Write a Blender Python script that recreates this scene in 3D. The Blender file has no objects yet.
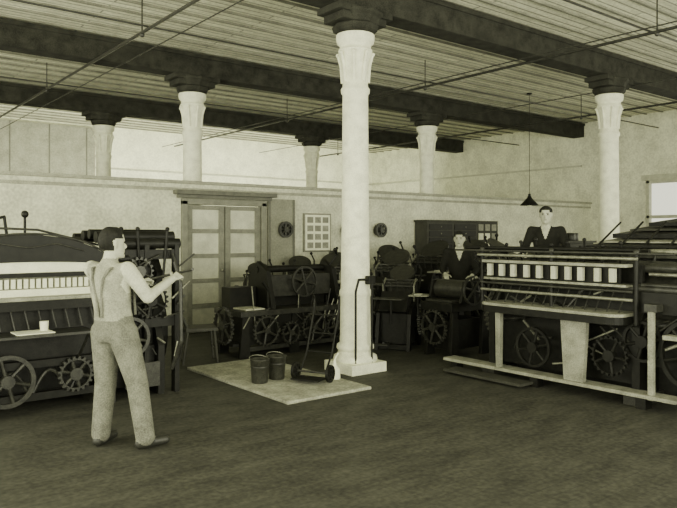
import bpy, bmesh, math, random
from mathutils import Vector, Matrix
random.seed(4)
D = bpy.data
scn = bpy.context.scene
col = scn.collection

# ------------------------------------------------------------ materials
def mat(name, g, rough=0.7, nscale=14.0, namt=0.35, metal=0.0, bump=0.0, tint=(0.99, 1.0, 0.78), fine=90.0, spec=.5):
    m = D.materials.new(name); m.use_nodes = True
    nt = m.node_tree; N = nt.nodes; L = nt.links
    b = N['Principled BSDF']
    b.inputs['Roughness'].default_value = rough
    b.inputs['Metallic'].default_value = metal
    b.inputs['Specular IOR Level'].default_value = spec
    tc = N.new('ShaderNodeTexCoord')
    n1 = N.new('ShaderNodeTexNoise'); n1.inputs['Scale'].default_value = nscale; n1.inputs['Detail'].default_value = 4
    n2 = N.new('ShaderNodeTexNoise'); n2.inputs['Scale'].default_value = fine; n2.inputs['Detail'].default_value = 2
    L.new(tc.outputs['Object'], n1.inputs['Vector']); L.new(tc.outputs['Object'], n2.inputs['Vector'])
    mx = N.new('ShaderNodeMath'); mx.operation = 'ADD'
    L.new(n1.outputs['Fac'], mx.inputs[0]); L.new(n2.outputs['Fac'], mx.inputs[1])
    r = N.new('ShaderNodeMapRange'); r.inputs['From Min'].default_value = 0.7; r.inputs['From Max'].default_value = 1.3
    L.new(mx.outputs[0], r.inputs['Value'])
    cr = N.new('ShaderNodeMix'); cr.data_type = 'RGBA'
    lo = g*(1-namt); hi = min(1, g*(1+namt))
    cr.inputs[6].default_value = (lo*tint[0], lo*tint[1], lo*tint[2], 1)
    cr.inputs[7].default_value = (hi*tint[0], hi*tint[1], hi*tint[2], 1)
    L.new(r.outputs['Result'], cr.inputs[0]); L.new(cr.outputs[2], b.inputs['Base Color'])
    if bump > 0:
        bp = N.new('ShaderNodeBump'); bp.inputs['Strength'].default_value = bump; bp.inputs['Distance'].default_value = 0.02
        L.new(n1.outputs['Fac'], bp.inputs['Height']); L.new(bp.outputs['Normal'], b.inputs['Normal'])
    return m

M = {}
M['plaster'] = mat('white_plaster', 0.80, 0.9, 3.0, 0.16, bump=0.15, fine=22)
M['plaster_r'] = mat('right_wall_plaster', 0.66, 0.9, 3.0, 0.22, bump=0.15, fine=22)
M['partition'] = mat('partition_paint', 0.60, 0.85, 2.5, 0.26, bump=0.1, fine=22)
M['panel'] = mat('grey_boards', 0.26, 0.85, 3.0, 0.25, fine=30)
M['trim'] = mat('dark_trim', 0.12, 0.6, 10, 0.3)
M['rail'] = mat('picture_rail_paint', 0.32, 0.7, 10, 0.3)
M['groove'] = mat('ceiling_batten_paint', 0.20, 0.8, 4, 0.45)
M['beam'] = mat('dark_beam_timber', 0.030, 0.9, 6, 0.6, spec=.2)
M['colw'] = mat('column_white_paint', 0.74, 0.65, 9, 0.2, bump=0.1)
M['iron'] = mat('black_iron', 0.009, 0.5, 16, 0.6, spec=.22)
M['iron2'] = mat('grey_iron', 0.026, 0.42, 16, 0.7, spec=.45)
M['steel'] = mat('worn_steel', 0.24, 0.4, 20, 0.5, metal=0.5)
M['wood'] = mat('light_wood', 0.24, 0.6, 8, 0.45)
M['wood_d'] = mat('dark_wood', 0.040, 0.65, 8, 0.4, spec=.3)
M['paper'] = mat('paper', 0.80, 0.9, 8, 0.12)
M['doorw'] = mat('door_paint', 0.46, 0.6, 8, 0.2)
M['doorf'] = mat('door_frame_wood', 0.20, 0.6, 8, 0.3)
M['glass'] = mat('door_frosted_pane', 0.55, 0.35, 5, 0.25)
M['cement'] = mat('cement_pad', 0.30, 0.9, 7, 0.4, bump=0.2, fine=40)
M['skin'] = mat('skin', 0.42, 0.6, 20, 0.12)
M['hair'] = mat('hair', 0.012, 0.7, 60, 0.4, spec=.2)
M['shirt'] = mat('shirt_cloth', 0.46, 0.9, 12, 0.25)
M['shirt_g'] = mat('work_shirt_cloth', 0.26, 0.9, 12, 0.35)
M['trouser'] = mat('work_trousers', 0.14, 0.9, 9, 0.45, bump=.6)
M['dark_cloth'] = mat('dark_cloth', 0.014, 0.9, 12, 0.3, spec=.2)
M['shoe'] = mat('shoe_leather', 0.02, 0.5, 12, 0.3)
M['pail'] = mat('pail_tin', 0.04, 0.4, 20, 0.5, metal=0.3)

def plank_mat(name, base, dark, bw, rh, rough, amt=0.35, mortar=.008, lo=.5, hi=1.5, spec=.5, stretch=6):
    m = D.materials.new(name); m.use_nodes = True
    nt = m.node_tree; N = nt.nodes; L = nt.links
    b = N['Principled BSDF']; b.inputs['Roughness'].default_value = rough
    b.inputs['Specular IOR Level'].default_value = spec
    tc = N.new('ShaderNodeTexCoord')
    br = N.new('ShaderNodeTexBrick')
    br.inputs['Scale'].default_value = 1.0
    br.inputs['Brick Width'].default_value = bw; br.inputs['Row Height'].default_value = rh
    br.inputs['Mortar Size'].default_value = mortar
    br.inputs['Color1'].default_value = (base*(1-amt),)*2 + (base*(1-amt)*.76, 1)
    br.inputs['Color2'].default_value = (base*(1+amt),)*2 + (base*(1+amt)*.76, 1)
    br.inputs['Mortar'].default_value = (dark, dark, dark*.8, 1)
    L.new(tc.outputs['Object'], br.inputs['Vector'])
    mp2 = N.new('ShaderNodeMapping'); mp2.inputs['Scale'].default_value = (1.2, stretch, 1)
    L.new(tc.outputs['Object'], mp2.inputs['Vector'])
    n = N.new('ShaderNodeTexNoise'); n.inputs['Scale'].default_value = 2; n.inputs['Detail'].default_value = 7
    L.new(mp2.outputs[0], n.inputs['Vector'])
    n3 = N.new('ShaderNodeTexNoise'); n3.inputs['Scale'].default_value = 24; n3.inputs['Detail'].default_value = 3
    L.new(tc.outputs['Object'], n3.inputs['Vector'])
    a = N.new('ShaderNodeMath'); a.operation = 'ADD'; L.new(n.outputs['Fac'], a.inputs[0]); L.new(n3.outputs['Fac'], a.inputs[1])
    r = N.new('ShaderNodeMapRange'); r.inputs['From Min'].default_value = .65; r.inputs['From Max'].default_value = 1.35
    r.inputs['To Min'].default_value = lo; r.inputs['To Max'].default_value = hi
    L.new(a.outputs[0], r.inputs['Value'])
    v = N.new('ShaderNodeVectorMath'); v.operation = 'SCALE'
    L.new(br.outputs['Color'], v.inputs[0]); L.new(r.outputs['Result'], v.inputs['Scale'])
    L.new(v.outputs[0], b.inputs['Base Color'])
    return m
M['floor'] = plank_mat('oiled_floor_boards', 0.044, 0.035, 3.2, 0.11, 0.72, amt=0.05, mortar=.004, lo=.4, hi=1.6, spec=.3, stretch=2.6)
M['ceil'] = plank_mat('ceiling_boards', 0.68, 0.28, 4.0, 0.14, 0.8, amt=0.10, mortar=.014, lo=.7, hi=1.25)

# ------------------------------------------------------------ mesh builder
class B:
    def __init__(s, name):
        s.name = name; s.bm = bmesh.new(); s.mats = []
    def mi(s, m):
        if m not in s.mats: s.mats.append(m)
        return s.mats.index(m)
    def add(s, verts, faces, m, smooth=False):
        i = s.mi(m)
        vs = [s.bm.verts.new(v) for v in verts]
        for f in faces:
            try:
                fc = s.bm.faces.new([vs[k] for k in f]); fc.material_index = i; fc.smooth = smooth
            except ValueError: pass
        return vs
    def box(s, x0, x1, y0, y1, z0, z1, m, rot=None, piv=None):
        vs = [Vector(p) for p in ((x0,y0,z0),(x1,y0,z0),(x1,y1,z0),(x0,y1,z0),(x0,y0,z1),(x1,y0,z1),(x1,y1,z1),(x0,y1,z1))]
        if rot is not None:
            c = Vector(piv) if piv else sum(vs, Vector())/8
            vs = [c + rot @ (v-c) for v in vs]
        s.add(vs, [(0,3,2,1),(4,5,6,7),(0,1,5,4),(1,2,6,5),(2,3,7,6),(3,0,4,7)], m)
    def cyl(s, p0, p1, r, m, seg=14, r2=None, cap=True):
        p0 = Vector(p0); p1 = Vector(p1); r2 = r if r2 is None else r2
        d = (p1-p0).normalized(); a = d.orthogonal().normalized(); b = d.cross(a)
        vs = []
        for p, rr in ((p0, r), (p1, r2)):
            for k in range(seg):
                t = 2*math.pi*k/seg; vs.append(p + a*math.cos(t)*rr + b*math.sin(t)*rr)
        fs = [(k, (k+1) % seg, seg+(k+1) % seg, seg+k) for k in range(seg)]
        s.add(vs, fs, m, True)
        if cap:
            s.add(vs[:seg], [tuple(reversed(range(seg)))], m); s.add(vs[seg:], [tuple(range(seg))], m)
    def path(s, pts, r, m, seg=8):
        for a, b in zip(pts[:-1], pts[1:]): s.cyl(a, b, r, m, seg)
        for p in pts[1:-1]: s.ball(p, r*1.02, m, 8)
    def ball(s, c, r, m, seg=10, sc=(1,1,1)):
        c = Vector(c); vs = []; n = max(4, seg//2+1)
        for i in range(1, n):
            ph = math.pi*i/n
            for k in range(seg):
                t = 2*math.pi*k/seg
                vs.append(c + Vector((math.sin(ph)*math.cos(t)*r*sc[0], math.sin(ph)*math.sin(t)*r*sc[1], math.cos(ph)*r*sc[2])))
        fs = []
        for i in range(n-2):
            for k in range(seg):
                fs.append((i*seg+k, (i+1)*seg+k, (i+1)*seg+(k+1) % seg, i*seg+(k+1) % seg))
        top = len(vs); vs.append(c+Vector((0,0,r*sc[2]))); vs.append(c-Vector((0,0,r*sc[2])))
        for k in range(seg):
            fs.append((top, k, (k+1) % seg)); fs.append((top+1, (n-2)*seg+(k+1) % seg, (n-2)*seg+k))
        s.add(vs, fs, m, True)
    def lathe(s, prof, c, m, seg=28, sharp=False):
        cx, cy = c; vs = []
        for r, z in prof:
            for k in range(seg):
                t = 2*math.pi*k/seg; vs.append((cx+r*math.cos(t), cy+r*math.sin(t), z))
        fs = []
        for i in range(len(prof)-1):
            for k in range(seg):
                fs.append((i*seg+k, i*seg+(k+1) % seg, (i+1)*seg+(k+1) % seg, (i+1)*seg+k))
        fs.append(tuple(reversed(range(seg)))); fs.append(tuple(range((len(prof)-1)*seg, len(prof)*seg)))
        s.add(vs, fs, m, not sharp)
    def prism(s, poly, axis, t0, t1, m):
        def P(p, t):
            return {'x': (t, p[0], p[1]), 'y': (p[0], t, p[1]), 'z': (p[0], p[1], t)}[axis]
        n = len(poly); vs = [P(p, t0) for p in poly] + [P(p, t1) for p in poly]
        fs = [tuple(range(n)), tuple(reversed(range(n, 2*n)))] + [(k, n+k, n+(k+1) % n, (k+1) % n) for k in range(n)]
        s.add(vs, fs, m)
    def wheel(s, c, axis, R, m, w=0.05, spokes=6, teeth=0, rim=0.05, hub=0.06, curved=False):
        c = Vector(c); ax = Vector(axis).normalized(); a = ax.orthogonal().normalized(); b = ax.cross(a)
        seg = teeth*4 if teeth else 36
        vs = []
        for k in range(seg):
            t = 2*math.pi*k/seg
            ro = R - (0.025 if teeth and (k % 4) in (2, 3) else 0)
            d = a*math.cos(t)+b*math.sin(t)
            vs += [c+d*ro-ax*w/2, c+d*ro+ax*w/2, c+d*(R-rim)+ax*w/2, c+d*(R-rim)-ax*w/2]
        fs = []
        for k in range(seg):
            n = (k+1) % seg
            for j in range(4): fs.append((k*4+j, n*4+j, n*4+(j+1) % 4, k*4+(j+1) % 4))
        s.add(vs, fs, m)
        s.cyl(c-ax*w*0.9, c+ax*w*0.9, hub, m, 16)
        for k in range(spokes):
            t = 2*math.pi*k/spokes; d = a*math.cos(t)+b*math.sin(t)
            if curved:
                t2 = t+0.35; d2 = (a*math.cos(t2)+b*math.sin(t2))
                s.cyl(c, c+d2*(R*0.5), 0.022, m, 6); s.cyl(c+d2*(R*0.5), c+d*(R-rim*0.6), 0.02, m, 6)
            else:
                s.cyl(c, c+d*(R-rim*0.6), 0.018, m, 6)
    def finish(s, bevel=0.0, loc=None, rotz=None, recalc=True):
        if recalc: bmesh.ops.recalc_face_normals(s.bm, faces=s.bm.faces)
        me = D.meshes.new(s.name); s.bm.to_mesh(me); s.bm.free()
        for m in s.mats: me.materials.append(M[m])
        o = D.objects.new(s.name, me); col.objects.link(o)
        if bevel > 0:
            bv = o.modifiers.new('bevel', 'BEVEL'); bv.width = bevel; bv.segments = 2; bv.limit_method = 'ANGLE'; bv.angle_limit = math.radians(50)
        if loc: o.location = loc
        if rotz is not None: o.rotation_euler = (0, 0, rotz)
        return o

# ------------------------------------------------------------ room shell
X0, X1, Y0, Y1, H = -9.0, 11.8, -9.0, 13.2, 4.78
b = B('floor'); b.box(X0-.2, X1+.2, Y0, Y1+.2, -.15, 0, 'floor'); b.finish()
b = B('ceiling'); b.box(X0-.2, X1+.2, Y0, Y1+.2, H, H+.15, 'ceil')
y = Y0+.1
while y < Y1:
    b.box(X0, X1, y, y+.035, H-.03, H+.01, 'groove'); y += .42
b.finish()
b = B('wall_back'); b.box(X0-.2, X1+.2, Y1, Y1+.2, 0, H, 'plaster'); b.finish()
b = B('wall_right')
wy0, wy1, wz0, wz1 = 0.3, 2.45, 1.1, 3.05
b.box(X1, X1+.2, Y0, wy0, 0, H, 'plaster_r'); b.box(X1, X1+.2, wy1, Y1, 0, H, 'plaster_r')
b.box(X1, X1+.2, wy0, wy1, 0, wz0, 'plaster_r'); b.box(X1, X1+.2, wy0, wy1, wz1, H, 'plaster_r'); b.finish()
b = B('window_1')
for yy in (wy0, (wy0+wy1)/2-.04, wy1-.08): b.box(X1-.03, X1+.1, yy, yy+.08, wz0, wz1, 'doorw')
for zz in (wz0, (wz0+wz1)/2, wz1-.08): b.box(X1-.03, X1+.1, wy0, wy1, zz, zz+.08, 'doorw')
b.box(X1-.12, X1, wy0-.1, wy1+.1, wz0-.05, wz0, 'doorw'); b.box(X1-.05, X1, wy0-.12, wy1+.12, wz1, wz1+.14, 'doorw')
b.finish(.006)
b = B('wall_left')
b.box(X0-.2, X0, Y0, Y1, 0, .8, 'plaster'); b.box(X0-.2, X0, Y0, Y1, 3.9, H, 'plaster')
yy = Y0
while yy < Y1:
    b.box(X0-.2, X0, yy, yy+.7, .8, 3.9, 'plaster'); yy += 2.6
b.finish()
b = B('window_2'); yy = Y0+.7
while yy < Y1-.5:
    for t in (0, .61, 1.22, 1.84): b.box(X0-.12, X0-.06, yy+t, yy+t+.06, .8, 3.9, 'doorw')
    for z in (.8, 1.8, 2.8, 3.84): b.box(X0-.12, X0-.06, yy, yy+1.9, z, z+.06, 'doorw')
    yy += 2.6
b.finish()
b = B('trim_1'); b.box(X0, 1.25, Y1-.12, Y1, 0, H-.1, 'panel')  # darker grey slab over the left part of the back wall
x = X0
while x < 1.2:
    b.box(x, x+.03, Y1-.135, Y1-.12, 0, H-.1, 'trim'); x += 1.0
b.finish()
b = B('trim_4'); b.box(1.3, X1, Y1-.04, Y1, 3.55, 3.60, 'doorw'); b.box(X1-.04, X1, 4.3, Y1, 3.55, 3.60, 'doorw'); b.finish()

PY = 4.05; DX0, DX1 = -.28, 1.16; PH = 2.5
for (nm, a0, a1, z0) in (('wall_partition_west', X0, DX0-.1, 0), ('wall_partition_east', DX1+.1, X1, 0), ('wall_partition_lintel', DX0-.1, DX1+.1, 2.26)):
    b = B(nm); b.box(a0, a1, PY, PY+.1, z0, PH, 'partition'); b.finish()
b = B('trim_2'); b.box(X0, X1, PY-.06, PY+.14, PH, PH+.05, 'rail'); b.box(X0, X1, PY-.02, PY, PH-.12, PH-.07, 'rail'); b.finish(.005)
b = B('baseboard_partition'); b.box(X0, DX0-.12, PY-.025, PY, 0, .2, 'doorf'); b.box(DX1+.12, X1, PY-.025, PY, 0, .2, 'doorf'); b.finish(.004)
b = B('baseboard_right'); b.box(X1-.025, X1, Y0, PY-.03, 0, .2, 'doorf'); b.finish(.004)
b = B('trim_3')
b.box(1.29, 1.85, PY-.05, PY, .2, 2.30, 'panel')
for x in (1.29, 1.82): b.box(x, x+.04, PY-.07, PY-.05, .2, 2.30, 'trim')
b.finish(.004)
b = B('trim_5')
b.box(DX0-.24, DX1+.24, PY-.18, PY-.001, 2.32, 2.39, 'trim'); b.box(DX0-.18, DX1+.18, PY-.10, PY-.001, 2.265, 2.32, 'trim')
b.finish(.004)
b = B('door_1')
b.box(DX0-.095, DX0, PY-.05, PY+.1, 0, 2.22, 'doorf'); b.box(DX1, DX1+.095, PY-.05, PY+.1, 0, 2.22, 'doorf')
b.box(DX0-.095, DX1+.095, PY-.05, PY+.1, 2.16, 2.255, 'doorf')
mid = (DX0+DX1)/2
for a0, a1 in ((DX0+.01, mid-.01), (mid+.01, DX1-.01)):
    b.box(a0, a0+.10, PY+.0, PY+.05, .02, 2.15, 'doorf'); b.box(a1-.10, a1, PY+.0, PY+.05, .02, 2.15, 'doorf')
    zs = [.02, .42, .84, 1.26, 1.68, 2.08]
    for i, z in enumerate(zs):
        b.box(a0+.1, a1-.1, PY+.0, PY+.05, z, z+(.12 if i == 0 else .07), 'doorf')
    for z0, z1 in zip(zs[:-1], zs[1:]):
        b.box(a0+.1, a1-.1, PY+.025, PY+.035, z0+.07, z1, 'glass' if z0 > .4 else 'doorw')
b.ball((mid-.06, PY-.03, 1.05), .03, 'steel'); b.cyl((mid-.06, PY-.03, 1.05), (mid-.06, PY+.01, 1.05), .012, 'steel')
b.finish(.004)

for i, v in enumerate((-4.4, 0, 4.4, 8.8)):
    b = B('ceiling_beam'); b.box(X0, X1, v-.17, v+.17, 4.37, H-.031, 'beam')
    b.box(X0, X1, v-.20, v+.20, H-.10, H-.031, 'beam')
    b.finish(.012)

def column(x, y, conduit=False):
    b = B('cast_iron_column')
    b.box(-.27, .27, -.27, .27, 0, .12, 'colw')
    b.lathe([(.26,.12),(.27,.15),(.26,.19),(.22,.21),(.205,.25),(.23,.28),(.225,.32),(.19,.35),(.182,.9),(.195,.93),(.195,.97),(.178,1.0),
             (.166,2.0),(.156,3.35),(.175,3.38),(.178,3.42),(.156,3.45),(.154,3.52),(.16,3.64),(.175,3.76),(.205,3.86),(.21,3.89),(.19,3.91),(.19,3.95),(.225,3.98),(.235,4.02),(.235,4.08)], (0,0), 'colw', 32)
    for k in range(8):
        t = k*math.pi/4
        c, s_ = math.cos(t), math.sin(t)
        for (r0, z0, r1, z1, w) in ((.152,3.50,.175,3.72,.026),(.175,3.72,.212,3.84,.022)):
            b.cyl((c*r0, s_*r0, z0), (c*r1, s_*r1, z1), w, 'colw', 8, w*.8)
        b.ball((c*.215, s_*.215, 3.84), .026, 'colw', 8)
    b.lathe([(.20,4.08),(.27,4.12),(.29,4.18),(.26,4.20),(.30,4.27),(.34,4.30),(.34,4.34)], (0,0), 'beam', 8, True)
    b.box(-.42, .42, -.22, .22, 4.29, 4.37, 'beam')
    b.box(-.34, .34, -.19, .19, 4.20, 4.29, 'beam')
    if conduit:
        b.path([(-.16,-.20,0.13),(-.16,-.20,.98),(-.12,-.21,1.12),(.05,-.24,1.12)],.014,'iron',8)
        b.cyl((.05,-.25,.13),(.05,-.25,1.12),.012,'iron'); b.box(.0,.10,-.26,-.18,1.06,1.16,'iron')
    return b.finish(.006, (x, y, 0))
for x in (-5.75, 0, 5.75):
    for y in (0, 4.4, 8.8): column(x, y, x == 0 and y == 0)

b = B('sprinkler_pipe')
for x in (-4.6, -1.8, 3.45, 8.4):
    b.cyl((x, -6, 4.30), (x, 12.6, 4.30), .022, 'iron2', 8)
    for y in (-2, 2.2, 6.6, 11): b.cyl((x, y, 4.30), (x, y, H), .01, 'iron2', 6); b.ball((x, y, 4.27), .035, 'iron2', 8)
for x, z in ((-1.35,4.33),(3.05,4.25),(6.4,4.33)):
    b.cyl((x, -6, z), (x, 12.6, z), .009, 'iron2', 6)
for y in (-1.9, 2.0, 6.2):
    b.cyl((-7, y, 4.33), (11.5, y, 4.33), .014, 'iron2', 8)
b.finish()
b = B('riser_pipe'); b.cyl((8.0, -.36, 0), (8.0, -.36, H), .028, 'iron2', 10)
b.lathe([(.08,0),(.08,.02),(.04,.03)], (8.0,-.36), 'iron2', 12); b.finish()

def pendant(x, y, z, s=1):
    b = B('pendant_lamp')
    b.cyl((0,0,z+.1), (0,0,H), .006, 'iron', 6); b.lathe([(.05,H-.03),(.06,H)], (0,0), 'iron', 12)
    b.cyl((0,0,z), (0,0,z+.14), .03*s, 'iron', 10)
    b.lathe([(.20*s,z-.12*s),(.19*s,z-.10*s),(.05*s,z+.05*s),(.035*s,z+.09*s)], (0,0), 'iron', 20)
    b.ball((0,0,z-.10*s), .055*s, 'paper', 10)
    b.finish(0, (x, y, 0))
pendant(7.3, 2.78, 2.42, 1.0)

b = B('cement_pad'); b.box(-1.60, -.52, -.9, 1.3, 0, .035, 'cement'); b.finish(.01)

b = B('framed_print_board'); b.box(2.08, 2.72, PY-.04, PY, 1.33, 2.06, 'doorf'); b.box(2.11, 2.69, PY-.05, PY-.04, 1.36, 2.03, 'paper')
for i in range(3):
    for j in range(4): b.box(2.15+i*.18, 2.29+i*.18, PY-.055, PY-.05, 1.40+j*.16, 1.51+j*.16, 'doorf' if (i+j) % 2 else 'wood')
b.finish(.003)
for x in (1.62, 3.1, 3.95):
    b = B('wall_fan_guard' ); b.wheel((x, PY-.12, 1.75), (0,1,0), .15, 'iron2', .04, 8, 0, .04, .05)
    b.cyl((x, PY-.09, 1.75), (x, PY-.07 if x < 2 else PY, 1.75), .11, 'iron2', 20); b.finish()
CY = PY-.03
b = B('type_case_cabinet'); b.box(5.0, 6.6, CY-.36, CY, 1.0, 1.93, 'wood_d'); b.box(4.96, 6.64, CY-.4, CY, 1.93, 1.97, 'wood_d')
b.box(5.0, 6.6, CY-.36, CY, 0, .06, 'wood_d')
for x in (5.0, 6.52):
    for yy in (CY-.36, CY-.08): b.box(x, x+.08, yy, yy+.08, 0, 1.0, 'wood_d')
for j in range(6):
    for i in range(2): b.box(5.06+i*.78, 5.76+i*.78, CY-.375, CY-.36, 1.04+j*.145, 1.16+j*.145, 'iron'); b.ball((5.41+i*.78, CY-.38, 1.10+j*.145), .014, 'steel', 8)
b.finish(.004)
b = B('notice_board'); b.box(6.75, 7.75, PY-.045, PY-.002, 1.28, 1.98, 'wood_d')
for i in range(4):
    for j in range(3): b.box(6.81+i*.235, 6.98+i*.235, PY-.055, PY-.045, 1.33+j*.21, 1.48+j*.21, 'paper' if (i*j+i) % 3 else 'wood')
b.finish(.003)

# ------------------------------------------------------------ left cylinder press
b = B('cylinder_printing_press')
L0, L1, V0, V1 = -4.40, -2.92, .30, 2.60
for u in (L0, L1-.08):
    b.prism([(V0,0),(V1,0),(V1,1.15),(2.0,1.5),(1.2,1.62),(.75,1.45),(V0,1.0)], 'x', u, u+.08, 'iron')
    b.prism([(V0-.06,0),(V1+.06,0),(V1+.06,.09),(V0-.06,.09)], 'x', u-.05, u+.13, 'iron2')
b.box(L0, L1, .42, 2.5, .45, .72, 'iron')
b.box(L0+.08, L1-.08, .55, 2.4, .06, .40, 'iron')
b.cyl((L0+.1,.78,.98), (L1-.1,.78,.98), .30, 'iron', 32)
b.cyl((L0+.1,1.55,1.15), (L1-.1,1.55,1.15), .36, 'iron2', 36)
for y,z,r in ((.95,1.45,.06),(1.15,1.58,.05),(1.9,1.55,.06),(2.1,1.42,.07)): b.cyl((L0,y,z),(L1,y,z), r, 'iron2', 14)
for z in (.12, .42): b.box(L0, L1, V0-.02, V0+.05, z, z+.07, 'iron')
for k in range(4):
    cx = L0+.25+k*.34
    pts = [(cx-.15+.3*t/8, V0+.0, .19+.2*math.sin(math.pi*t/8)) for t in range(9)]
    b.path(pts, .016, 'iron2', 6)
b.wheel((-3.85, V0-.05, .33), (0,1,0), .24, 'iron2', .04, 6, 0, .04)
b.wheel((-3.25, V0-.05, .33), (0,1,0), .17, 'iron2', .04, 6, 20, .04)
b.box(-4.3, -3.15, V0-.32, V0+.1, .74, .765, 'iron2')
for x in (-4.25, -3.2): b.cyl((x, V0-.28, .74), (x, V0, .5), .015, 'iron2', 6)
b.box(-3.82,-3.5, V0-.28, V0-.02, .767, .775, 'paper'); b.lathe([(.035,.766),(.04,.86),(.035,.86)], (-3.55,V0-.1), 'paper', 12)
b.lathe([(.05,.766),(.05,.80),(.03,.84),(.03,.87)], (-4.1,V0-.12), 'iron', 12)
b.box(L0+.02, L1-.02, V0+.02, V0+.05, 1.30, 1.40, 'paper')
b.box(L0+.02, L1-.02, V0+.06, V0+.09, .98, 1.30, 'wood')
b.box(L0, L1, V0-.04, V0+.04, 1.26, 1.30, 'iron')
n = 26
for i in range(n):
    x = L0+.06+i*(L1-L0-.12)/(n-1)
    b.box(x-.018, x+.018, V0-.03, V0+.0, 1.16, 1.245, 'paper')
b.box(L0+.02, L1-.02, V0-.02, V0+.05, 1.085, 1.15, 'paper')
b.box(L0, L1, V0-.16, V0+.05, 1.055, 1.085, 'wood')
b.box(L0, L1, V0-.18, V0-.14, .97, 1.055, 'iron')
b.box(L0, L1, V0+.04, V0+.1, .72, 1.0, 'iron')
for i in range(12): b.cyl((L0+.1+i*.12,V0-.0,.98),(L0+.14+i*.12,V0-.02,.78),.010,'iron2',6)
N_ = 24; cx = (L0+L1)/2; up = []; lo = []
for k in range(N_+1):
    t = -1+2*k/N_; x = cx+t*(L1-L0)/2
    up.append((x, 1.42+.23*max(0,1-t*t)**.7)); lo.append((x, 1.37+.03*(1-t*t)))
b.prism(up+lo[::-1], 'y', V0+.0, V0+.07, 'iron')
b.path([(p[0], V0-.005, p[1]+.012) for p in up], .010, 'iron2', 6)
b.path([(cx-.5, V0-.01, 1.50), (cx-.25, V0-.01, 1.57), (cx, V0-.01, 1.53), (cx+.25, V0-.01, 1.57), (cx+.5, V0-.01, 1.50)], .008, 'iron2', 6)
b.box(L0, L1, 1.3, 2.9, 1.58, 1.61, 'wood_d', Matrix.Rotation(math.radians(4), 3, 'X'))
b.box(L0, L1, .6, 1.3, 1.50, 1.53, 'iron')
b.path([(L0+.55,1.3,1.60),(L0+.55,1.3,1.78),(L0+.75,1.3,1.84),(L0+.78,1.3,1.60)], .016, 'iron', 6)
b.path([(L0+.95,1.3,1.60),(L0+.95,1.3,1.85)], .014, 'iron', 6); b.ball((L0+.95,1.3,1.87), .04, 'iron', 10)
b.path([(L0+.1,.6,1.5),(L0+.4,.6,1.72),(L0+.9,.6,1.70),(L1,.6,1.55)], .012, 'iron2', 6)
for x in (-2.36,):
    b.prism([(V0,0),(1.9,0),(1.9,1.2),(1.6,1.60),(1.1,1.66),(.6,1.6),(V0+.04,1.25),(V0+.14,.8),(V0+.0,.5)], 'x', x-.04, x+.03, 'iron')
b.wheel((-2.27,.95,.62), (1,0,0), .52, 'iron', .07, 6, 0, .06, curved=True)
b.wheel((-2.78,.75,1.05), (1,0,0), .34, 'iron2', .06, 6, 34)
b.wheel((-2.78,.72,.50), (1,0,0), .26, 'iron2', .06, 5, 26)
b.wheel((-2.62,V0-.04,1.28), (0,1,0), .15, 'iron2', .035, 5, 18, .03)
b.wheel((-2.50,V0-.04,.98), (0,1,0), .19, 'iron', .035, 5, 22, .03)
b.wheel((-2.72,V0-.04,.62), (0,1,0), .21, 'iron2', .035, 6, 0, .035)
b.box(-2.95, -2.2, V0, V0+.07, 1.40, 1.50, 'iron'); b.box(-2.95, -2.2, V0, V0+.07, .70, .80, 'iron')
b.box(-2.92, -2.3, V0+.1, 1.8, .1, .5, 'iron'); b.box(-2.9,-2.35,V0+.15,1.7,.5,1.35,'iron')
for x in (-2.9,-2.55,-2.22): b.box(x, x+.05, V0-.01, V0+.08, 0, 1.55, 'iron')
for i,(y,z,r) in enumerate(((.35,1.56,.055),(.5,1.63,.06),(.7,1.66,.05),(.9,1.64,.06),(1.2,1.62,.05))):
    b.cyl((-2.98,y,z),(-2.15,y,z), r, 'iron', 14)
for x,dx in ((-2.85,.05),(-2.6,-.03),(-2.35,.04)):
    b.cyl((x,V0,1.2),(x+dx,V0-.02,1.70), .015, 'iron', 8); b.ball((x+dx,V0-.02,1.71), .025, 'iron', 8)
b.path([(-2.25,V0,1.45),(-2.2,V0-.1,1.15),(-2.2,V0-.12,.55),(-2.25,V0,.25)], .022, 'iron2', 8)
b.box(-2.75,-2.4,V0-.04,V0,.1,.35,'iron2')
for k in range(22):
    x = random.uniform(-2.9,-2.2); z = random.uniform(.3,1.5)
    b.cyl((x,V0-.03,z),(x+random.uniform(-.25,.25),V0-.05,z+random.uniform(-.25,.25)), .010, random.choice(['iron2','iron','steel']), 6)
b.path([(-2.72, V0, 1.02), (-2.75, -.20, 1.22), (-2.80, -1.30, 1.37)], .012, 'iron2', 8)
b.finish(.004)

# ------------------------------------------------------------ right cylinder press
b = B('stop_cylinder_press')
U = .95
b.box(U-.06, U+.14, -3.45, -.62, .115, .15, 'wood')
for y in (-.75,-1.9,-3.1): b.box(U-.02, U+.1, y-.05, y+.05, 0, .115, 'iron')
b.box(U-.25, U-.02, -1.9, -.8, .03, .06, 'wood_d')
for y in (-1.22, -2.98, -4.4):
    b.prism([(U+.12,0),(3.1,0),(3.1,1.0),(2.6,1.20),(1.9,1.30),(1.3,1.15),(U+.12,.75)], 'y', y-.04, y+.04, 'iron')
    b.prism([(U+.05,0),(3.2,0),(3.2,.1),(U+.05,.1)], 'y', y-.09, y+.09, 'iron2')
b.box(U+.35, 2.0, -4.3, -1.25, .35, .62, 'iron'); b.box(U+.5, 3.0, -4.3, -1.3, .05, .35, 'iron')
b.cyl((1.62,-4.35,.95),(1.62,-1.26,.95), .33, 'iron2', 36)
b.cyl((2.5,-4.35,.85),(2.5,-1.9,.85), .36, 'iron', 36)
b.box(U+.3,U+.36,-2.95,-1.25,.15,1.35,'iron')
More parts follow.
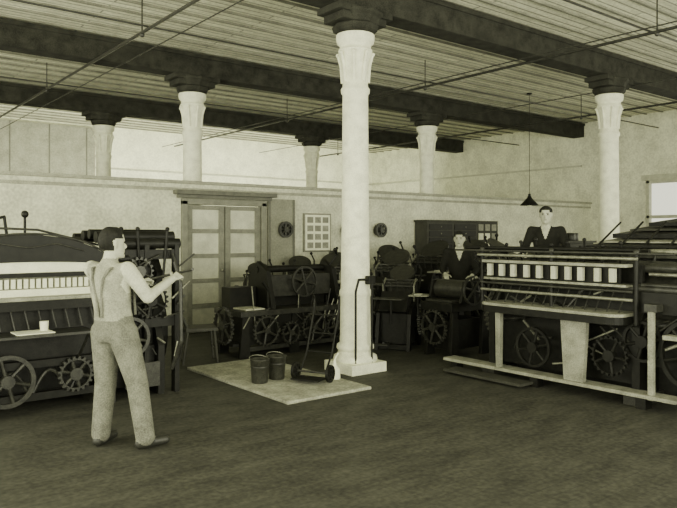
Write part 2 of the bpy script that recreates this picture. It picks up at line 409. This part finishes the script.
for u,z,r in ((1.18,1.12,.05),(1.2,.78,.06),(1.35,1.32,.05),(1.9,1.38,.06),(2.1,1.30,.05)): b.cyl((u,-4.4,z),(u,-1.15,z), r, 'iron2', 14)
y0, y1, x0, x1 = -2.95, -1.22, U-.14, U+.42
poly = []
for (cx_, cy_, a0) in ((x0+.14, y0+.14, 180), (x1-.02, y0+.02, 270), (x1-.02, y1-.02, 0), (x0+.14, y1-.14, 90)):
    rr = .14 if cx_ < U+.1 else .02
    for k in range(6):
        t = math.radians(a0+k*18); poly.append((cx_+rr*math.cos(t), cy_+rr*math.sin(t)))
b.prism(poly, 'z', .855, .885, 'wood')
b.prism([(x*.98+.02, y) for x, y in poly], 'z', .78, .855, 'iron')
b.prism([(-2.50,.15),(-2.28,.15),(-2.24,.78),(-2.54,.78)], 'x', U-.03, U+.03, 'wood')
b.prism([(-1.45,.15),(-1.40,.15),(-1.39,.78),(-1.46,.78)], 'x', U-.03, U+.03, 'wood')
b.box(U-.02, U+.03, -3.22, -3.17, .10, .95, 'wood'); b.box(U-.03, U+.3, -3.26, -3.14, .93, 1.0, 'iron2')
for z, r, y0, y1, mm in ((1.02,.016,-3.0,-1.15,'steel'),(1.10,.014,-3.0,-1.15,'iron2'),(1.42,.016,-3.05,-1.1,'steel'),(1.47,.012,-3.4,-.75,'iron2')):
    b.cyl((U+.02,y0,z),(U+.02,y1,z), r, mm, 10)
b.box(U+.06, U+.09, -2.85, -1.25, 1.17, 1.34, 'iron')
for i in range(10):
    y = -2.80+i*.168+random.uniform(-.012,.012)
    b.box(U-.01, U+.04, y-.028, y+.028, 1.185, 1.32, 'doorw')
b.box(U-.03, U+.12, -2.95, -1.2, 1.335, 1.365, 'wood'); b.box(U-.0, U+.12, -2.95, -1.2, 1.14, 1.165, 'steel')
for y in (-1.14,-2.08,-3.02): b.cyl((U+.05,y,.78),(U+.05,y,1.46), .022, 'iron', 10); b.ball((U+.05,y,1.48), .03, 'iron2', 10)
for i in range(14):
    y = -2.85+i*.125; b.cyl((U+.04,y,.89),(U+.18,y,1.10), .007, 'iron2', 6)
b.wheel((U+.5,-1.12,.72), (0,1,0), .36, 'iron2', .06, 6, 36); b.wheel((U+.95,-1.10,.52), (0,1,0), .42, 'iron', .06, 6, 0, .06, curved=True)
b.wheel((U+.25,-1.08,1.12), (0,1,0), .15, 'iron2', .04, 5, 18, .03)
b.wheel((U+.05,-2.75,.45), (1,0,0), .20, 'iron', .04, 5, 22, .03); b.wheel((U+.05,-1.85,.42), (1,0,0), .22, 'iron', .04, 6, 0, .03)
b.wheel((U+.12,-3.05,.62), (1,0,0), .20, 'iron', .04, 6, 0, .03)
b.wheel((U+.12,-3.55,.55), (1,0,0), .34, 'iron', .05, 6, 0, .04)
for i in range(6): b.cyl((U+.1+.12*i,-.98,1.36+.015*i),(U+.35+.12*i,-1.2,1.0), .016, 'iron', 8)
b.box(U+.1,U+.9,-1.3,-1.1,1.28,1.36,'iron'); b.cyl((U+.1,-1.0,1.40),(U+.95,-.95,1.46), .022, 'iron', 8)
b.cyl((U+.15,-3.0,1.50),(U+.15,-.8,1.50), .02, 'iron', 8); b.cyl((U+.35,-3.0,1.48),(U+.35,-.85,1.48), .03, 'iron', 8)
for k in range(7): b.cyl((U+.1,-2.9+.28*k,1.38),(U+.5,-2.9+.28*k,1.5), .012, 'iron', 6)
for k in range(44):
    y = random.uniform(-4.2,-1.15); z = random.uniform(.25,1.15) if y > -2.9 else random.uniform(.3,1.45)
    b.cyl((U+.14,y,z),(U+.2,y+random.uniform(-.35,.35),z+random.uniform(-.25,.25)), random.uniform(.008,.016), random.choice(['iron2','iron2','iron','steel']), 6)
for k in range(8):
    y = -1.35-.2*k; b.cyl((U+.25,y,1.36),(U+.18,y-.04,1.53+.03*(k%3)), .012, 'iron', 6); b.ball((U+.18,y-.04,1.54+.03*(k%3)), .022, 'iron', 8)
R = Matrix.Rotation(math.radians(-5), 3, 'Y')
for (ua,ub,ya,yb,za,zb,mm) in ((1.50,3.5,-4.5,-1.92,1.50,1.53,'wood_d'),(1.62,3.5,-4.5,-1.98,1.545,1.56,'wood'),(1.70,3.5,-4.4,-2.05,1.59,1.61,'iron'),(1.9,3.45,-4.4,-2.1,1.63,1.645,'wood'),(2.1,3.4,-4.4,-2.15,1.67,1.72,'iron'),(2.3,3.4,-4.4,-2.25,1.745,1.765,'wood_d'),(2.45,3.3,-4.2,-2.4,1.79,1.83,'iron')):
    b.box(ua,ub,ya,yb,za,zb,mm,R)
for k in range(9): b.cyl((1.6,-4.3+.27*k,1.42),(2.3,-4.3+.27*k,1.80), .012, 'iron', 6)
for k in range(7): b.cyl((1.45,-4.3+.27*k,1.15),(1.52,-4.3+.27*k,1.50), .014, 'iron2', 6)
b.cyl((1.5,-4.4,1.48),(1.5,-1.9,1.48), .028, 'steel', 12); b.cyl((1.42,-4.4,1.36),(1.42,-2.6,1.36), .03, 'iron2', 12)
b.cyl((1.30,-4.4,1.26),(1.30,-3.0,1.26), .018, 'steel', 10); b.cyl((1.15,-4.4,1.16),(1.15,-3.0,1.16), .022, 'iron2', 10)
for (u,y) in ((1.62,-2.05),(1.62,-4.3),(3.35,-2.05),(3.35,-4.3)): b.cyl((u,y,0),(u,y,1.53), .03, 'iron', 10)
b.box(1.05,1.5,-4.4,-3.0,.9,1.1,'iron'); b.box(U+.0,U+.3,-4.4,-3.3,.68,.72,'wood')
b.box(2.30,2.95,-1.18,-.45,.29,.33,'wood_d'); b.box(2.30,2.35,-1.18,-.45,0,.29,'wood_d'); b.box(2.90,2.95,-1.18,-.45,0,.29,'wood_d')
b.finish(.004)

# ------------------------------------------------------------ platen job presses
def platen(x, y, rz, s=1.0):
    b = B('platen_job_press')
    for sx in (-.30, .24):
        b.prism([(-.45,0),(-.32,0),(-.20,.35),(.15,.35),(.30,0),(.45,0),(.34,.55),(.30,1.0),(.12,1.12),(.02,.8),(-.2,.72),(-.34,.6)], 'x', sx, sx+.06, 'iron')
    b.box(-.30,.30,-.42,-.30,.02,.10,'iron'); b.box(-.30,.30,.32,.42,.02,.10,'iron')
    b.box(-.24,.24,-.25,.25,.08,.85,'iron')
    b.cyl((-.5,.05,.55),(.55,.05,.55), .03,'iron2')
    b.wheel((-.46,.05,.55),(1,0,0), .44,'iron2',.05,6,0,.05,curved=True)
    b.wheel((.42,-.05,.50),(1,0,0), .28,'iron2',.05,6,28)
    Rm = Matrix.Rotation(math.radians(18),3,'X')
    b.box(-.22,.22,.10,.17,.62,1.12,'iron2', Rm)
    b.box(-.24,.24,-.32,-.25,.60,.98,'iron', Matrix.Rotation(math.radians(-35),3,'X'))
    Rd = Matrix.Rotation(math.radians(35),3,'X'); c = Vector((0,.26,1.24))
    n = Rd @ Vector((0,0,1)); b.cyl(c, c+n*.03, .22,'iron2',30); b.cyl(c-n*.1, c, .05,'iron')
    for k in range(3): b.cyl((-.24,.0+.05*k,1.04+.05*k),(.24,.0+.05*k,1.04+.05*k), .022,'iron2')
    for sx in (-.27,.27): b.path([(sx,.0,.75),(sx,-.02,1.05),(sx,.16,1.16)], .018,'steel',8)
    b.box(.30,.62,-.55,-.2,.92,.94,'wood'); b.cyl((.42,-.35,.6),(.42,-.35,.92),.02,'iron')
    b.box(-.30,.22,-.66,-.42,.86,.88,'wood_d'); b.cyl((0,-.50,.45),(0,-.50,.86),.02,'iron')
    b.box(.38,.50,-.48,-.32,.94,.955,'doorw')
    b.path([(-.34,-.1,.6),(-.36,-.35,1.0),(-.36,-.42,1.25)], .014,'iron2',8); b.ball((-.36,-.42,1.27),.028,'iron',8)
    b.path([(.28,.3,.9),(.30,.45,1.3),(.24,.42,1.42)], .014,'iron',8); b.ball((.24,.42,1.43),.03,'iron',8)
    b.path([(-.1,.3,.12),(-.1,-.2,.10),(-.1,-.6,.14)], .02,'iron2',8); b.box(-.2,0,-.72,-.58,.12,.14,'iron2')
    b.path([(-.2,.3,1.0),(-.25,.5,1.15),(.25,.5,1.15),(.2,.3,1.0)], .015,'iron',8)
    for k in range(5): b.cyl((-.2+.1*k,.0,.7),(-.25+.12*k,-.1,1.15),.010,'iron2',6)
    o = b.finish(.004,(x,y,0),rz); o.scale = (s,s,s); return o
platen(.50, 2.95, math.radians(-20), .86)
platen(1.55, 3.35, math.radians(-30), .92)
platen(1.45, 2.50, math.radians(-65), .98)
platen(2.60, 3.25, math.radians(25), .98)
platen(2.20, 1.75, math.radians(-65), 1.02)
platen(3.55, 3.15, math.radians(-30), 1.05)
platen(3.25, 1.95, math.radians(-75), 1.12)
platen(4.45, 1.8, math.radians(0), 1.12)
platen(4.6, 3.1, math.radians(-50), 1.0)
platen(3.85, .5, math.radians(15), 1.15)
platen(5.6, 2.6, math.radians(-20), 1.12)
platen(1.62, .95, math.radians(-58), .86)
b = B('ink_cabinet')
b.box(5.75,6.75,.9,1.4,.08,1.50,'wood_d'); b.box(5.7,6.8,.86,1.44,1.50,1.54,'wood_d'); b.box(5.78,6.72,.93,1.37,0,.08,'iron')
for j in range(5):
    b.box(5.80,6.70,.885,.90,.14+j*.27,.36+j*.27,'iron'); b.ball((6.25,.875,.25+j*.27),.018,'steel',8)
    b.box(5.735,5.75,.95,1.35,.14+j*.27,.36+j*.27,'iron')
for k in range(4): b.lathe([(.08,1.54),(.08,1.68),(.07,1.69)],(5.9+.2*k,1.1+.06*(k%2)),'iron2',16)
b.finish(.004)
# low proof press in front of the machinist
b = B('proof_press')
b.box(1.45,2.25,-.25,.33,.62,.74,'iron'); b.box(1.5,2.2,-.2,.28,.74,.77,'iron2')
for x in (1.5,2.12):
    for y in (-.2,.24): b.prism([(x-.04,0),(x+.12,0),(x+.09,.62),(x,.62)],'y',y-.03,y+.03,'iron')
b.box(1.55,2.15,-.15,.23,.1,.5,'iron'); b.cyl((1.8,-.27,.90),(1.8,.35,.90),.13,'iron2',24)
for y in (-.26,.31): b.prism([(1.6,.74),(2.0,.74),(1.93,1.02),(1.67,1.02)],'y',y-.02,y+.02,'iron')
b.wheel((1.8,-.32,.90),(0,1,0),.20,'iron2',.03,6,0,.025,.03); b.ball((1.8,-.37,1.08),.025,'steel',8)
b.wheel((1.42,.05,.40),(1,0,0),.24,'iron2',.04,6,26,.035)
b.finish(.004)

b = B('lever_paper_cutter')
b.box(-.75,1.05,1.45,2.2,.56,.63,'iron2'); b.box(-.70,1.0,1.52,2.15,.16,.56,'iron')
for x in (-.68,.12,.93):
    for y in (1.52,2.10): b.prism([(x-.06,0),(x+.10,0),(x+.06,.57),(x-.02,.57)],'y',y-.03,y+.03,'iron')
b.box(-.65,.98,1.53,1.57,.08,.14,'iron2')
for i,(x,z,r,t) in enumerate(((-.38,.36,.21,22),(.02,.30,.16,18),(.42,.35,.22,24),(.80,.32,.17,18))): b.wheel((x,1.42,z),(0,1,0),r,'iron2',.04,5,t,.035,.04)
for x in (-.20,.95): b.prism([(1.5,.63),(2.18,.63),(2.12,1.05),(1.9,1.28),(1.65,1.15)],'x',x-.035,x+.035,'iron')
b.box(-.20,.95,1.70,1.80,.78,1.08,'iron2'); b.box(-.20,.95,1.85,2.1,.63,1.0,'iron')
b.cyl((-.25,1.9,1.16),(1.0,1.9,1.16),.05,'iron'); b.wheel((.38,1.60,.98),(0,1,0),.22,'iron2',.03,6,0,.025,.03)
b.cyl((.38,1.6,.98),(.38,1.75,.98),.03,'iron')
b.box(-.62,-.32,1.55,1.9,.63,.65,'doorw'); b.box(-.66,-.25,1.9,2.15,.63,.92,'iron')
b.path([(-.3,1.5,.63),(-.32,1.48,.90),(-.42,1.46,1.02)],.018,'iron',8)
b.path([(.95,1.75,1.2),(1.05,1.7,1.36),(.95,1.62,1.42)],.018,'iron',8); b.ball((.95,1.62,1.43),.03,'iron',8)
b.wheel((1.12,1.75,.50),(1,0,0),.36,'iron2',.04,6,0,.04); b.wheel((-.82,1.8,.42),(1,0,0),.26,'iron2',.04,6,26,.04)
b.box(-.82,.1,1.55,2.0,.16,.2,'iron')
for k in range(24):
    x = random.uniform(-.6,.9); b.cyl((x,1.5,random.uniform(.2,.6)),(x+random.uniform(-.2,.2),1.46,random.uniform(.3,1.0)),.01,random.choice(['iron2','iron','steel']),6)
b.finish(.004)
b = B('wooden_chair')
b.box(-.21,.21,-.20,.20,.42,.46,'wood_d')
for x in (-.18,.18):
    b.cyl((x*1.15,-.20,0),(x,-.16,.43),.018,'wood_d'); b.path([(x*1.15,.24,0),(x,.17,.44),(x*1.05,.26,.66)],.018,'wood_d')
pts=[(-.2,.25,.64),(-.12,.30,.68),(0,.32,.69),(.12,.30,.68),(.2,.25,.64)]
b.path(pts,.028,'wood_d')
for x in (-.1,0,.1): b.cyl((x,.18,.45),(x,.30,.67),.01,'wood_d')
b.cyl((-.2,-.18,.2),(.2,-.18,.2),.01,'wood_d'); b.cyl((-.2,.2,.2),(.2,.2,.2),.01,'wood_d')
b.finish(.003,(-1.22,1.70,0),math.radians(70))

for (x,y,s) in ((-1.36,.0,1.0),(-1.10,.06,1.0)):
    b = B('tin_pail'); b.lathe([(.085,.035),(.088,.05),(.105,.28),(.112,.285),(.112,.295),(.100,.295),(.082,.06)], (0,0),'pail',24)
    b.lathe([(.1005,.20),(.1035,.205),(.1035,.215),(.1015,.22)],(0,0),'iron2',24)
    b.path([(.11*math.cos(t), .02+.09*math.sin(t), .29+.03*math.sin(t)) for t in [math.pi*k/10 for k in range(11)]], .004,'steel',6)
    b.finish(0,(x,y,0))
b = B('hand_truck')
for y in (-.16,.16):
    b.path([(0,y,.10),(.15,y,.30),(.32,y,.75),(.33,y,.88),(.28,y,.94)], .012,'iron',8)
    b.wheel((0,y*1.35,.10),(0,1,0),.095,'iron',.03,6,0,.025,.03)
b.cyl((0,-.24,.10),(0,.24,.10),.012,'iron2')
for f in (.3,.5,.7): b.cyl((.15+.17*(f-.3)/.45,-.16,f),(.15+.17*(f-.3)/.45,.16,f),.010,'iron')
b.box(-.20,.02,-.17,.17,.035,.05,'iron')
b.finish(.002,(-.86,-.30,.035),math.radians(25))
b = B('oil_can'); b.lathe([(.06,.035),(.065,.05),(.06,.14),(.02,.20),(.012,.26)],(0,0),'paper',16); b.path([(0,0,.25),(.05,0,.32)],.008,'paper',6); b.finish(0,(-.60,-.36,0))

# ------------------------------------------------------------ people
def seg_dist(p, a, b):
    ab = b-a; t = max(0, min(1, (p-a).dot(ab)/max(1e-9, ab.length_squared))); return (p-(a+ab*t)).length, t

def remesh(bm, voxel, smooth_it=2):
    me = D.meshes.new('tmp'); bm.to_mesh(me); o = D.objects.new('tmp', me); col.objects.link(o)
    r = o.modifiers.new('r', 'REMESH'); r.mode = 'VOXEL'; r.voxel_size = voxel; r.use_smooth_shade = True
    if smooth_it:
        sm = o.modifiers.new('s', 'SMOOTH'); sm.iterations = smooth_it; sm.factor = .5
    dg = bpy.context.evaluated_depsgraph_get(); dg.update()
    me2 = D.meshes.new_from_object(o.evaluated_get(dg))
    D.objects.remove(o); D.meshes.remove(me); return me2

def capsule(B_, a, b_, ra, rb):
    B_.cyl(a, b_, ra, 'skin', 14, rb); B_.ball(a, ra, 'skin', 14); B_.ball(b_, rb, 'skin', 14)

def hand(w, d, up, side, curl, big):
    h = B('h'); w = Vector(w); d = Vector(d).normalized(); up = Vector(up); up = (up-d*up.dot(d)).normalized(); s = d.cross(up)*side
    for k in range(4):
        o = s*(.027-.018*k); capsule(h, w+s*(.012-.008*k), w+d*.085+o, .014, .0125)
    for k, ln in enumerate((.070,.080,.074,.058)):
        p = w+d*.088+s*(.027-.018*k); ang = 0
        for j, f in enumerate((.45,.30,.25)):
            ang += curl*(0.8 if j == 0 else 1.0)
            dr = d*math.cos(ang) - up*math.sin(ang)
            q = p+dr*ln*f; capsule(h, p, q, .0088-.0008*j, .0082-.0009*j); p = q
    p = w+d*.025+s*.022
    d1 = (d*.6+s*.75-up*.25).normalized(); q = p+d1*.042; capsule(h, p, q, .012, .0105)
    d2 = (d*.85+s*.25-up*.5*curl).normalized(); q2 = q+d2*.032; capsule(h, q, q2, .010, .0088)
    q3 = q2+(d2-up*.3*curl).normalized()*.024; capsule(h, q2, q3, .0088, .0075)
    me = remesh(h.bm, .0045, 1); h.bm.free()
    big.append((me, 'skin'))

def person(name, J, loc, rz, clothes, hands, headturn=0.0, straps=False, z0=0, baggy=1.0):
    V = {k: Vector(v) for k, v in J.items()}
    b = B('body'); bones = []
    def bone(a, c, ra, rc, zone):
        a = V[a] if isinstance(a, str) else Vector(a); c = V[c] if isinstance(c, str) else Vector(c)
        capsule(b, a, c, ra, rc); bones.append((a, c, ra, rc, zone))
    P, C, Nk, Hd = V['pelvis'], V['chest'], V['neck'], V['head']
    def loft(rings, seg=22):
        vs = []
        for c, rx, ry in rings:
            for k in range(seg):
                t = 2*math.pi*k/seg; vs.append(Vector(c)+Vector((math.cos(t)*rx, math.sin(t)*ry, 0)))
        n = len(rings); fs = [(i*seg+k, i*seg+(k+1) % seg, (i+1)*seg+(k+1) % seg, (i+1)*seg+k) for i in range(n-1) for k in range(seg)]
        fs += [tuple(reversed(range(seg))), tuple(range((n-1)*seg, n*seg))]
        b.add(vs, fs, 'skin', True)
    W = P.lerp(C, .45)
    loft([(P-Vector((0,0,.10)), .14,.115),(P-Vector((0,0,.04)), .168,.14),(P+Vector((0,0,.05)), .166,.13),(W, .155,.122),(C-Vector((0,0,.04)), .175,.130),
          (C+Vector((0,0,.06)), .182,.130),(Nk-Vector((0,0,.07)), .155,.100),(Nk-Vector((0,0,.02)), .09,.07),(Nk+Vector((0,0,.02)), .06,.06)])
    bones.append((P, W, .13, .12, 'hip')); bones.append((W, Nk-Vector((0,0,.06)), .12, .12, 'torso'))
    bone(Nk, Nk.lerp(Hd,.55), .056, .052, 'neck')
    for S in 'LR':
        bone('shoulder'+S, 'elbow'+S, .064, .052, 'uarm'); bone('elbow'+S, 'wrist'+S, .047, .031, 'farm')
        bone(C+Vector((0,0,.08)), 'shoulder'+S, .08, .062, 'torso')
        bone('hip'+S, 'knee'+S, .100*baggy, .072*baggy, 'leg'); bone('knee'+S, 'ankle'+S, .072*baggy, .064*baggy, 'leg')
        an = V['ankle'+S]; fd = Vector(J.get('foot'+S, (0,1,0))).normalized()
        heel = Vector((an.x, an.y, an.z-.05)) - fd*.04; toe = heel+fd*.20
        bone(heel, toe, .042, .036, 'shoe'); bone(an-Vector((0,0,.01)), heel+fd*.05, .05, .042, 'shoe')
    Rt = Matrix.Rotation(headturn, 3, 'Z'); seg = 24
    prof = [(-.115,.022,.020,.055),(-.105,.042,.040,.045),(-.08,.056,.062,.028),(-.05,.064,.080,.012),(-.02,.069,.090,.004),(.01,.073,.096,.0),(.04,.076,.099,-.004),(.07,.072,.094,-.007),(.095,.058,.077,-.01),(.11,.038,.05,-.012),(.118,.015,.02,-.012)]
    vs = []
    for z, rx, ry, oy in prof:
        for k in range(seg):
            t = 2*math.pi*k/seg; p = Vector((math.cos(t)*rx, math.sin(t)*ry+oy, z))
            if p.y > .05 and abs(z-.012) < .02 and .015 < abs(p.x) < .05: p.y -= .010
            vs.append(Hd+Rt @ p)
    n = len(prof)
    b.add(vs, [(i*seg+k, i*seg+(k+1) % seg, (i+1)*seg+(k+1) % seg, (i+1)*seg+k) for i in range(n-1) for k in range(seg)]+[tuple(reversed(range(seg))), tuple(range((n-1)*seg, n*seg))], 'skin', True)
    h = lambda x,y,z: Hd+Rt @ Vector((x,y,z))
    capsule(b, h(0,.090,.012), h(0,.112,-.025), .009, .014)
    capsule(b, h(-.012,.092,-.058), h(.012,.092,-.058), .010, .010)
    capsule(b, h(0,.085,-.10), h(0,.088,-.095), .017, .017)
    for s in (-1,1):
        capsule(b, h(s*.078,-.005,-.02), h(s*.080,-.012,.015), .010, .014)
        capsule(b, h(s*.015,.090,.028), h(s*.042,.080,.030), .008, .007)
    for p, r in (((0,-.02,.055),.083),((0,-.045,.02),.072),((0,.02,.07),.066),((.03,-.01,.06),.06),((-.03,-.01,.06),.06)):
        b.ball(h(*p), r, 'skin', 16)
    me = remesh(b.bm, .0105, 2); b.bm.free()
    out = bmesh.new(); out.from_mesh(me)
    zones = ['skin','hair','shirt','trouser','shoe','dark_cloth','shirt_g','paper']
    zi = {z: i for i, z in enumerate(zones)}
    iRt = Rt.inverted()
    for f in out.faces:
        p = f.calc_center_median(); f.smooth = True
        q = iRt @ (p-Hd)
        if q.length < .16 and q.z > -.125 and p.z > Nk.z+.03:
            hairy = (q.y < -.015 and q.z > -.055 and not (abs(q.x) > .07 and q.z < .035 and q.y > -.03)) or q.z > .074 or (q.z > .045 and abs(q.x) > .05)
            f.material_index = zi['hair'] if hairy else 0; continue
        best = None
        for a, c, ra, rc, z in bones:
            d, t = seg_dist(p, a, c); d -= ra+(rc-ra)*t
            if best is None or d < best[0]: best = (d, z, t)
        z = best[1]
        if z == 'neck': m = 'skin' if p.z > Nk.z+.035 else clothes['collar']
        elif z == 'farm': m = clothes['sleeve'] if best[2] < clothes.get('roll', 1.0) else 'skin'
        elif z == 'uarm': m = clothes['sleeve']
        elif z == 'torso':
            m = clothes['torso']
            if clothes.get('vest') and p.y > C.y+.02 and abs(p.x) < .05*(p.z-C.z+.02)/.15 and p.z > C.z: m = clothes['collar']
        elif z == 'hip': m = clothes['torso'] if p.z > P.z+.07 else clothes['leg']
        elif z == 'shoe': m = 'shoe'
        else: m = clothes['leg']
        f.material_index = zi[m]
    extra = []
    for (S, dv, upv, side, curl) in hands: hand(V['wrist'+S], dv, upv, side, curl, extra)
    for mm, zn in extra:
        n0 = len(out.faces); out.from_mesh(mm); out.faces.ensure_lookup_table()
        for f in out.faces[n0:]: f.material_index = zi[zn]; f.smooth = True
    e = B('e'); e.mats = ['hair', 'trouser']
    for s in (-1,1): e.ball(h(s*.030,.083,.012), .0105, 'hair', 10, (1.2,.7,.7)); e.cyl(h(s*.014,.100,.030), h(s*.044,.088,.031), .004, 'hair', 6)
    e.cyl(h(-.018,.103,-.058), h(.018,.103,-.058), .003, 'hair', 6)
    if straps:
        for s in (-1,1):
            pts = []
            for k in range(17):
                a = math.pi*k/16; t = k/16
                z_ = P.z+.10+(Nk.z-.035-P.z-.10)*math.sin(a)**.5
                f_ = (z_-P.z)/(Nk.z-P.z); cen = P.lerp(Nk, min(1,f_))
                depth = .134*(1 if f_ < .75 else max(.45, 1-(f_-.75)*2.0))
                yy = cen.y - depth*math.cos(a)/max(.35,abs(math.cos(a)))*min(1,abs(math.cos(a))/.35)
                xx = s*(.015+.085*min(1, t*2.4)) if t < .5 else s*.10
                pts.append((xx+cen.x, yy, z_))
            e.path(pts, .011, 'trouser', 6)
    tmp = D.meshes.new('e'); e.bm.to_mesh(tmp); e.bm.free()
    n0 = len(out.faces); out.from_mesh(tmp); out.faces.ensure_lookup_table()
    for f in out.faces[n0:]: f.material_index = zi['hair'] if f.material_index == 0 else zi['trouser']
    fm = D.meshes.new(name); out.to_mesh(fm); out.free()
    for z in zones: fm.materials.append(M[z])
    o = D.objects.new(name, fm); col.objects.link(o); o.location = (loc[0], loc[1], z0); o.rotation_euler = (0,0,rz); return o

def face(dx, dy): return math.atan2(dy, dx)-math.pi/2

person('pressman', dict(pelvis=(0,0,.92), chest=(-.02,-.02,1.26), neck=(-.03,-.02,1.44), head=(-.03,.01,1.58),
    shoulderR=(.17,-.03,1.385), elbowR=(.27,.08,1.17), wristR=(.31,.32,1.30), shoulderL=(-.22,-.02,1.385), elbowL=(-.27,.17,1.17), wristL=(-.13,.40,1.25),
    hipR=(.09,0,.89), kneeR=(.19,.05,.50), ankleR=(.26,.06,.095), hipL=(-.09,0,.89), kneeL=(-.10,.01,.49), ankleL=(-.11,-.03,.095),
    footR=(.55,1,0), footL=(-.15,1,0)),
    (-3.38,-1.12), face(.905,.42), dict(sleeve='shirt', torso='shirt_g', leg='trouser', collar='shirt', roll=.15),
    [('R',(-.05,.9,.25),(.6,0,.8),-1,.6), ('L',(.15,.95,.2),(-.3,0,.9),1,.75)], headturn=-.35, straps=True, baggy=1.16)

person('machinist', dict(pelvis=(0,0,.93), chest=(0,.01,1.27), neck=(0,.01,1.45), head=(0,.035,1.58),
    shoulderR=(.185,0,1.39), elbowR=(.25,.03,1.12), wristR=(.20,.25,1.06), shoulderL=(-.185,0,1.39), elbowL=(-.25,.02,1.12), wristL=(-.18,.25,1.04),
    hipR=(.09,0,.90), kneeR=(.10,.02,.50), ankleR=(.11,-.01,.095), hipL=(-.09,0,.90), kneeL=(-.10,.02,.50), ankleL=(-.11,0,.095),
    footR=(.25,1,0), footL=(-.25,1,0)),
    (2.58,.62), face(-.75,-.66), dict(sleeve='dark_cloth', torso='dark_cloth', leg='dark_cloth', collar='shirt', roll=.9, vest=True),
    [('R',(-.1,.9,-.2),(.2,0,.9),-1,.45), ('L',(.1,.9,-.2),(-.2,0,.9),1,.45)], headturn=-.1)

person('press_feeder', dict(pelvis=(0,0,.93), chest=(0,.02,1.26), neck=(0,.04,1.44), head=(0,.07,1.58),
    shoulderR=(.19,.03,1.38), elbowR=(.28,.10,1.12), wristR=(.20,.32,1.06), shoulderL=(-.19,.03,1.38), elbowL=(-.28,.08,1.12), wristL=(-.20,.30,1.06),
    hipR=(.09,0,.90), kneeR=(.10,.03,.50), ankleR=(.11,-.02,.095), hipL=(-.09,0,.90), kneeL=(-.10,.03,.50), ankleL=(-.11,0,.095),
    footR=(.25,1,0), footL=(-.25,1,0)),
    (2.64,-.88), face(-.85,-.5), dict(sleeve='dark_cloth', torso='dark_cloth', leg='dark_cloth', collar='shirt', roll=.9, vest=True),
    [('R',(-.1,.9,-.2),(.2,0,.9),-1,.45), ('L',(.1,.9,-.2),(-.2,0,.9),1,.45)], headturn=-.0, z0=.33)

# ------------------------------------------------------------ lights
def area(name, loc, rot, sx, sy, power, colr=(1.0, 1.0, .76)):
    l = D.lights.new(name, 'AREA'); l.shape = 'RECTANGLE'; l.size = sx; l.size_y = sy; l.energy = power; l.color = colr
    o = D.objects.new(name, l); col.objects.link(o); o.location = loc; o.rotation_euler = rot; return o
area('window_daylight_rear', (-1, -8.6, 2.0), (math.radians(104), 0, 0), 14, 2.6, 1150)
area('window_daylight_left', (-8.7, 1, 2.2), (math.radians(100), 0, math.radians(-90)), 13, 2.6, 1200)
area('far_wall_fill', (3.5, 9.6, 2.2), (math.radians(104), 0, 0), 13, 1.6, 620)  # added fill lamp behind the partition to brighten the far wall, no window there
area('window_daylight_right', (11.4, -3, 2.6), (math.radians(86), 0, math.radians(90)), 6, 2.6, 200)
w = D.worlds.new('World'); scn.world = w; w.use_nodes = True
bg = w.node_tree.nodes['Background']; bg.inputs['Color'].default_value = (1.0, 1.0, .78, 1); bg.inputs['Strength'].default_value = 1.4

# ------------------------------------------------------------ camera
cam = D.cameras.new('camera'); cam.sensor_width = 36; cam.lens = 36.16; cam.shift_y = -19/677
co = D.objects.new('camera', cam); col.objects.link(co); co.location = (-5.30, -6.38, 1.65)
co.rotation_euler = (math.radians(90), 0, -math.atan2(.62, .785)); scn.camera = co
